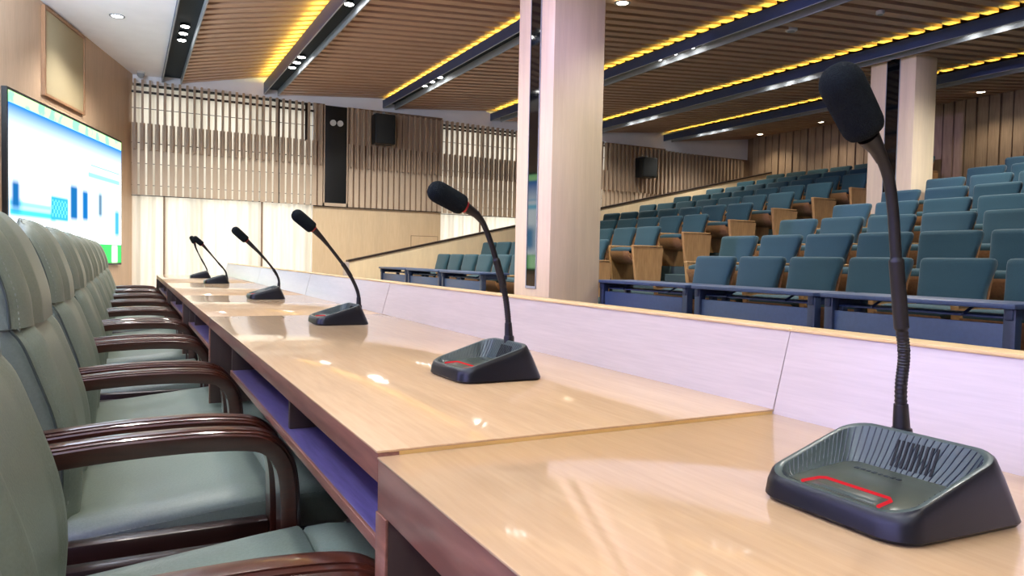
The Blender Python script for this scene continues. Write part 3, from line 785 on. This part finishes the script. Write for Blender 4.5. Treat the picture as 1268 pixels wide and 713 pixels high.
def make_mic_upper(t, loc, rz, path, tip, ring=True):
    """path: world points of the neck (x, y, z); converted to the base's own frame"""
    Rm = Matrix.Rotation(-rz, 3, 'Z'); L = lambda p: Rm @ (Vector(p)-Vector(loc))
    P_ = [L(p) for p in path]; T = L(tip); P0 = P_[0]
    sock = MB(); zt_ = P0.z
    sock.tube([(P0.x, P0.y, .010), (P0.x, P0.y, zt_+.002), (P0.x, P0.y, zt_+.006)], [.0085, .0085, .0078], 18)
    sock.build('neck_socket', M['neck'], t, 40)
    sp = smooth_path(P_, 8)
    col = MB(); fs = smooth_path(P_, 28); kk = 10
    while (fs[kk]-fs[0]).length < .026: kk += 1
    col.tube([fs[2], fs[kk//2], fs[kk]], [.0068, .0064, .0056], 18)
    col.build('lower_collar', M['neck'], t, 40)
    # gooseneck: corrugated lower part, smooth sleeve, corrugated top
    fine = smooth_path(P_, 28); nF = len(fine)
    def rf(u):
        i = int(u*(nF-1))
        corr = .00035*math.cos(i*2.2)
        if .05 < u < .36: return .0047+corr
        if .36 <= u < .50: return .0058
        if .50 <= u < .86: return .0044
        return .0042+corr
    g = MB().tube(fine, 0, 14, rfun=rf).build('gooseneck', M['neck'], t, 60)
    # head
    E_ = fine[-1]; ax = (T-E_).normalized(); Lh = (T-E_).length
    hd = MB(); hd.tube([fine[-40], fine[-24], E_], [.0048, .0060, .0086], 18); hd.build('capsule', M['neck'], t, 40)
    if ring: MB().tube([E_-ax*.0015, E_-ax*.0005, E_+ax*.0015, E_+ax*.0025], [.0086, .0094, .0096, .0088], 18).build('red_ring', M['red_ring'], t, 40)
    s0 = .0012; n = 22; pts = []; rr = []
    Ls = Lh-s0
    R0 = .0166
    for k in range(n+1):
        u = k/n
        a = 1-u
        d = u*Ls
        # rounded bullet: quick shoulder at the neck end, hemisphere at the tip
        rn = R0*min(1, math.sqrt(max(0, 1-((.010-d)/.010)**2))*.45+.55) if d < .010 else R0
        if d > Ls-R0*1.05:
            q = (d-(Ls-R0*1.05))/(R0*1.05); rn = R0*math.sqrt(max(0, 1-q*q))
        rn *= .94+.06*math.sin(min(1, u*1.3)*PI/2)
        pts.append(E_+ax*(s0+d)); rr.append(max(rn, .0008))
    MB().tube(pts, rr, 28).build('windscreen', M['foam'], t, 60)
def sc3(pts, y, s): return [(x*s, y*s, z*s+CZ) for x, z in pts]
MIC = [
 ((.448, .363), -.01, .386/.355, .355, [(.525, -.128), (.522, -.092), (.524, -.067), (.519, -.042), (.51, .007), (.504, .043), (.497, .067), (.485, .084), (.473, .094)], (.433, .139), -.1855,
  'nearest black gooseneck microphone with a red lit outline on its base', 0),
 ((.419, 1.017), .03, 1.005, 1.025, [(.533, -.126), (.530, -.087), (.523, -.049), (.507, .001), (.490, .044), (.476, .065), (.454, .078)], (.394, .105), -.18,
  'second nearest black gooseneck microphone, with a red ring below its foam head', 0),
 ((.430, 1.955), .0, 1.0265, 1.89, [(.537, -.133), (.534, -.094), (.51, -.044), (.474, .004), (.444, .04), (.419, .066)], (.366, .109), -.18,
  'third microphone from the camera, black, leaning left over the table', 0),
 ((.430, 3.12), .0, 1.026, 3.04, [(.536, -.138), (.536, -.099), (.514, -.057), (.467, -.0), (.415, .052)], (.361, .101), -.18,
  'fourth microphone from the camera, black, beyond the table joint', 0),
 ((.405, 4.75), .0, 1.0215, 4.65, [(.523, -.148), (.514, -.105), (.473, -.053), (.424, .007), (.389, .049)], (.337, .094), -.18,
  'fifth microphone from the camera, overlapping the farthest one', 0),
 ((.400, 5.80), .0, 1.0175, 5.7, [(.51, -.159), (.504, -.113), (.466, -.038), (.434, .03), (.423, .07)], (.397, .121), -.18,
  'farthest microphone at the end of the table', 0)]
base = make_mic_base()
base_parts = list(base.children)
for i, ((x, y), rz, s, yc, pts, tip, zt_, lab, _) in enumerate(MIC):
    loc = (x, y, CZ+zt_+.0005)
    t = base if i == 0 else dup(base, loc, rz, label=lab, cat='microphone', group='microphones on the conference table')
    if i == 0:
        protos = t
MROOT = [o for o in COL.objects if o.name.startswith('conference_microphone')]
for i, ((x, y), rz, s, yc, pts, tip, zt_, lab, _) in enumerate(MIC):
    t = MROOT[i]; loc = (x, y, CZ+zt_+.0005); t.location = loc; t.rotation_euler = (0, 0, rz)
    tag(t, lab, 'microphone', 'microphones on the conference table')
    make_mic_upper(t, loc, rz, sc3(pts, yc, s), sc3([tip], yc, s)[0], i != 0)

# ------------------------------------------------------------------ delegates' chairs (face +X; local origin: x = camera x, y = chair centre, z = floor)
def chair_meshes():
    t = empty('conference_chair', (0, 0, 0))
    Z = CZ
    # ---- back: front-face profile (x, z rel), thickness
    prof = [(-.082, -.47), (-.074, -.41), (-.070, -.335), (-.080, -.265), (-.104, -.19), (-.121, -.145), (-.136, -.122), (-.150, -.09)]
    head = [(-.134, -.119), (-.139, -.07), (-.156, -.015), (-.175, .025), (-.200, .054), (-.230, .064)]
    def bump_low(p, q):
        if q <= 0: return 0
        a = abs(p); b = .010*math.exp(-((a-.140)/.03)**2)-.006*math.exp(-((a-.100)/.008)**2)
        b -= .003*math.exp(-(a/.008)**2)*0
        return b
    def bump_head(p, q):
        if q <= 0: return 0
        a = abs(p); return .012/(1+math.exp((a-.100)/.004))+.007*math.exp(-((a-.143)/.03)**2)-.005*math.exp(-((a-.107)/.006)**2)
    def rings(pr, wid, th, bump, n=4.2):
        out = []
        P2 = smooth_path([(x, 0, z) for x, z in pr], 4)
        for i, p in enumerate(P2):
            tt = (P2[min(i+1, len(P2)-1)]-P2[max(i-1, 0)]).normalized()
            nrm = Vector((tt.z, 0, -tt.x))
            if nrm.x < 0: nrm = -nrm
            u = i/(len(P2)-1); w_, h_ = wid(u), th(u)
            out.append(sring(Vector((p.x, 0, p.z+Z))-nrm*h_, (0, 1, 0), nrm, w_, h_, n, 56, bump))
        return out
    lowr = rings(prof, lambda u: .182+.003*u-.004*max(0, (u-.93))/.07*1.0, lambda u: .046-.010*max(0, (u-.9)/.1)-.015*max(0, (.06-u)/.06), bump_low)
    lb = MB().loft(lowr).build('backrest', M['leather'], t, 60)
    def wh(u): return .187 if u < .62 else .187*math.sqrt(max(.10, 1-((u-.62)/.42)**2.4))
    def thh(u): return .046-.010*max(0, (.07-u)/.07) if u < .75 else .046*math.sqrt(max(.03, 1-((u-.75)/.26)**2))
    hb = MB().loft(rings(head, wh, thh, bump_head, 4.0)).build('headrest', M['leather'], t, 60)
    # seams along the sides of the back
    def seam(pr, y, off, name, parent, rad=.0018):
        P2 = smooth_path([(x+off, y, z+Z) for x, z in pr], 5)
        MB().tube(P2, rad, 6).build(name, M['seam_dark'], parent)
    for s in (-1, 1):
        P2 = smooth_path([(x-.020, s*(.1835+.002*i/6), z+Z) for i, (x, z) in enumerate(prof[:7])], 6); st_ = MB()
        st_.tube(P2, .002, 6); st_.build('side_seam', M['seam_dark'], lb)
        P2 = smooth_path([(x-.022, s*.1885, z+Z) for i, (x, z) in enumerate(head[:4])], 6)
        MB().tube(P2, .002, 6).build('side_seam', M['seam_dark'], hb)
        # stitches as short dashes beside the seam
        stc = MB(); Q = smooth_path([(x-.010, s*(.1800 if i < 7 else .1845), z+Z) for i, (x, z) in enumerate(prof[:7]+head[:4])], 12)
        for i in range(0, len(Q)-2, 2):
            a, b = Q[i], Q[i].lerp(Q[i+1], .9)
            stc.tube([a, b], .0007, 5)
        stc.build('stitching', M['stitch'], lb)
    # back shell (wood rim at the rear)
    # ---- seat
    def bs(p, q):
        if q <= 0: return 0
        a = abs(p); return -.006*math.exp(-((a-.125)/.008)**2)+.006*math.exp(-((a-.18)/.04)**2)
    sx = [(-.095, .205, .030, -.468), (-.08, .226, .040, -.466), (.05, .230, .041, -.455), (.16, .231, .042, -.445), (.222, .231, .042, -.440), (.2285, .229, .035, -.442)]
    MB().loft([sring((x, 0, z+Z), (0, 1, 0), (0, 0, 1), a, b, 6, 56, bs) for x, a, b, z in sx]).build('seat_cushion', M['leather'], t, 60)
    fx = [(.229, .229, .035, -.442), (.238, .231, .043, -.439), (.27, .232, .044, -.439), (.32, .231, .043, -.445), (.345, .226, .035, -.453), (.357, .21, .018, -.463)]
    fr_ = MB().loft([sring((x, 0, z+Z), (0, 1, 0), (0, 0, 1), a, b, 5, 56, lambda p, q: 0) for x, a, b, z in fx]).build('seat_front_roll', M['leather'], t, 60)
    for s in (-1, 1):
        stc = MB(); x = -.06
        while x < .34:
            zq = Z-.440+.028*(x+.06)/.3 if x < .24 else Z-.412; stc.tube([(x, s*.2290, zq), (x+.005, s*.2290, zq)], .0009, 5); x += .0085
        stc.build('stitching', M['stitch'], t)
    MB().bbox(-.08, .33, -.20, .20, Z-.53, Z-.475, .005).build('seat_base', M['black'], t)
    # ---- wooden arm frames
    cs = [(-.021, -.022), (.021, -.022), (.0225, -.018), (.0225, .007), (.019, .010), (.019, .013), (.013, .0155), (.013, .0175), (.005, .019), (-.005, .019), (-.013, .0175), (-.013, .0155), (-.019, .013), (-.019, .010), (-.0225, .007), (-.0225, -.018)]
    def sweep(path, yc, sc=1.0, scf=None):
        P2 = path; rg = []
        for i, p in enumerate(P2):
            tt = (P2[min(i+1, len(P2)-1)]-P2[max(i-1, 0)]).normalized(); nr = Vector((-tt.z, 0, tt.x))
            if i == 0 or True:
                pass
            k = scf(i/(len(P2)-1)) if scf else 1
            rg.append([Vector((p.x, yc+a, p.z))+nr*(b*.76*k) for a, b in cs])
        return rg
    for s in (-1, 1):
        yc = s*.262
        path = smooth_path([(-.20, 0, Z-.286), (-.12, 0, Z-.278), (-.02, 0, Z-.270), (.08, 0, Z-.268), (.150, 0, Z-.272), (.185, 0, Z-.281), (.208, 0, Z-.305), (.219, 0, Z-.345), (.222, 0, Z-.43), (.220, 0, Z-.62), (.216, 0, Z-.862)], 6)
        MB().loft(sweep(path, yc)).build('armrest', M['mahogany'], t, 30)
        MB().bbox(-.13, .205, yc-.016, yc+.016, Z-.515, Z-.432, .004).build('side_rail', M['rail_shaded'], t)
        lp = smooth_path([(-.215, 0, Z-.10), (-.205, 0, Z-.30), (-.16, 0, Z-.50), (-.17, 0, Z-.70), (-.215, 0, Z-.862)], 5)
        MB().loft([[(p.x+a, yc+b, p.z) for a, b in ((-.018, -.016), (.018, -.016), (.018, .016), (-.018, .016))] for p in lp]).build('leg', M['mahogany'], t, 30)
    MB().bbox(.20, .222, -.245, .245, Z-.56, Z-.49, .004).build('front_rail', M['rail_shaded'], t)
    MB().bbox(-.20, -.165, -.245, .245, Z-.54, Z-.48, .004).build('rear_rail', M['mahogany'], t)
    return t
ch = chair_meshes()
CW = ['nearest grey-green leather armchair, cut off at the left edge', 'second grey-green leather armchair from the camera', 'third grey-green leather armchair from the camera',
      'fourth grey-green leather armchair from the camera', 'fifth grey-green leather armchair from the camera', 'sixth grey-green leather armchair from the camera', 'seventh grey-green leather armchair from the camera',
      'second farthest grey-green leather armchair in the row', 'farthest grey-green leather armchair in the row']
for i in range(9):
    yy = .965 if i == 0 else .94+.703*i if i < 8 else 6.56
    if i == 0: ch.scale = (1.09, 1.09, 1.09); ch.location = (0, yy, -.09*CZ); tag(ch, CW[0], 'chair', 'leather armchairs along the table')
    else: dup(ch, (0, yy, -.09*CZ), label=CW[i], cat='chair', group='leather armchairs along the table')

# ------------------------------------------------------------------ added fill lamps and world
def area(name, loc, rot, sx, sy, e, col):
    L = bpy.data.lights.new(name, 'AREA'); L.shape = 'RECTANGLE'; L.size = sx; L.size_y = sy; L.energy = e; L.color = col
    o = bpy.data.objects.new(name, L); COL.objects.link(o); o.location = loc; o.rotation_euler = rot; return o
# added unseen area lamp, tints the riser and the pillars' stage faces lavender
area('stage_fill_lamp', (XS+.1, 0.5, 1.7), (0, math.radians(-96), 0), 1.6, 5.0, 135, (.42, .42, 1.0))

area('ceiling_fill_lamp', (-1.9, .3, CZ+2.35), (0, math.radians(-158), 0), .25, 9.5, 300, (.76, .87, 1.0))  # added unseen lamp that brightens the white ceiling
ul = area('far_ceiling_fill_lamp', (-1.35, 7.2, CZ+1.95), (0, 0, 0), 1.2, .25, 150, (.70, .83, 1.0))  # added unseen lamp, lifts the ceiling towards the far wall
ul.rotation_euler = Vector((.18, .70, .62)).to_track_quat('-Z', 'Y').to_euler()
w = bpy.data.worlds.new('world'); S.world = w; w.use_nodes = True
bg = w.node_tree.nodes['Background']; bg.inputs[0].default_value = (.8, .85, 1, 1); bg.inputs[1].default_value = .35

S.view_settings.view_transform = 'Standard'; S.view_settings.look = 'None'
S.view_settings.exposure = 0.05; S.view_settings.gamma = 1.0; S.view_settings.use_curve_mapping = False
S.cycles.use_denoising = True
S.cycles.max_bounces = 8; S.cycles.diffuse_bounces = 4; S.cycles.glossy_bounces = 3; S.cycles.transmission_bounces = 4
S.cycles.sample_clamp_indirect = 8; S.cycles.caustics_reflective = False; S.cycles.caustics_refractive = False
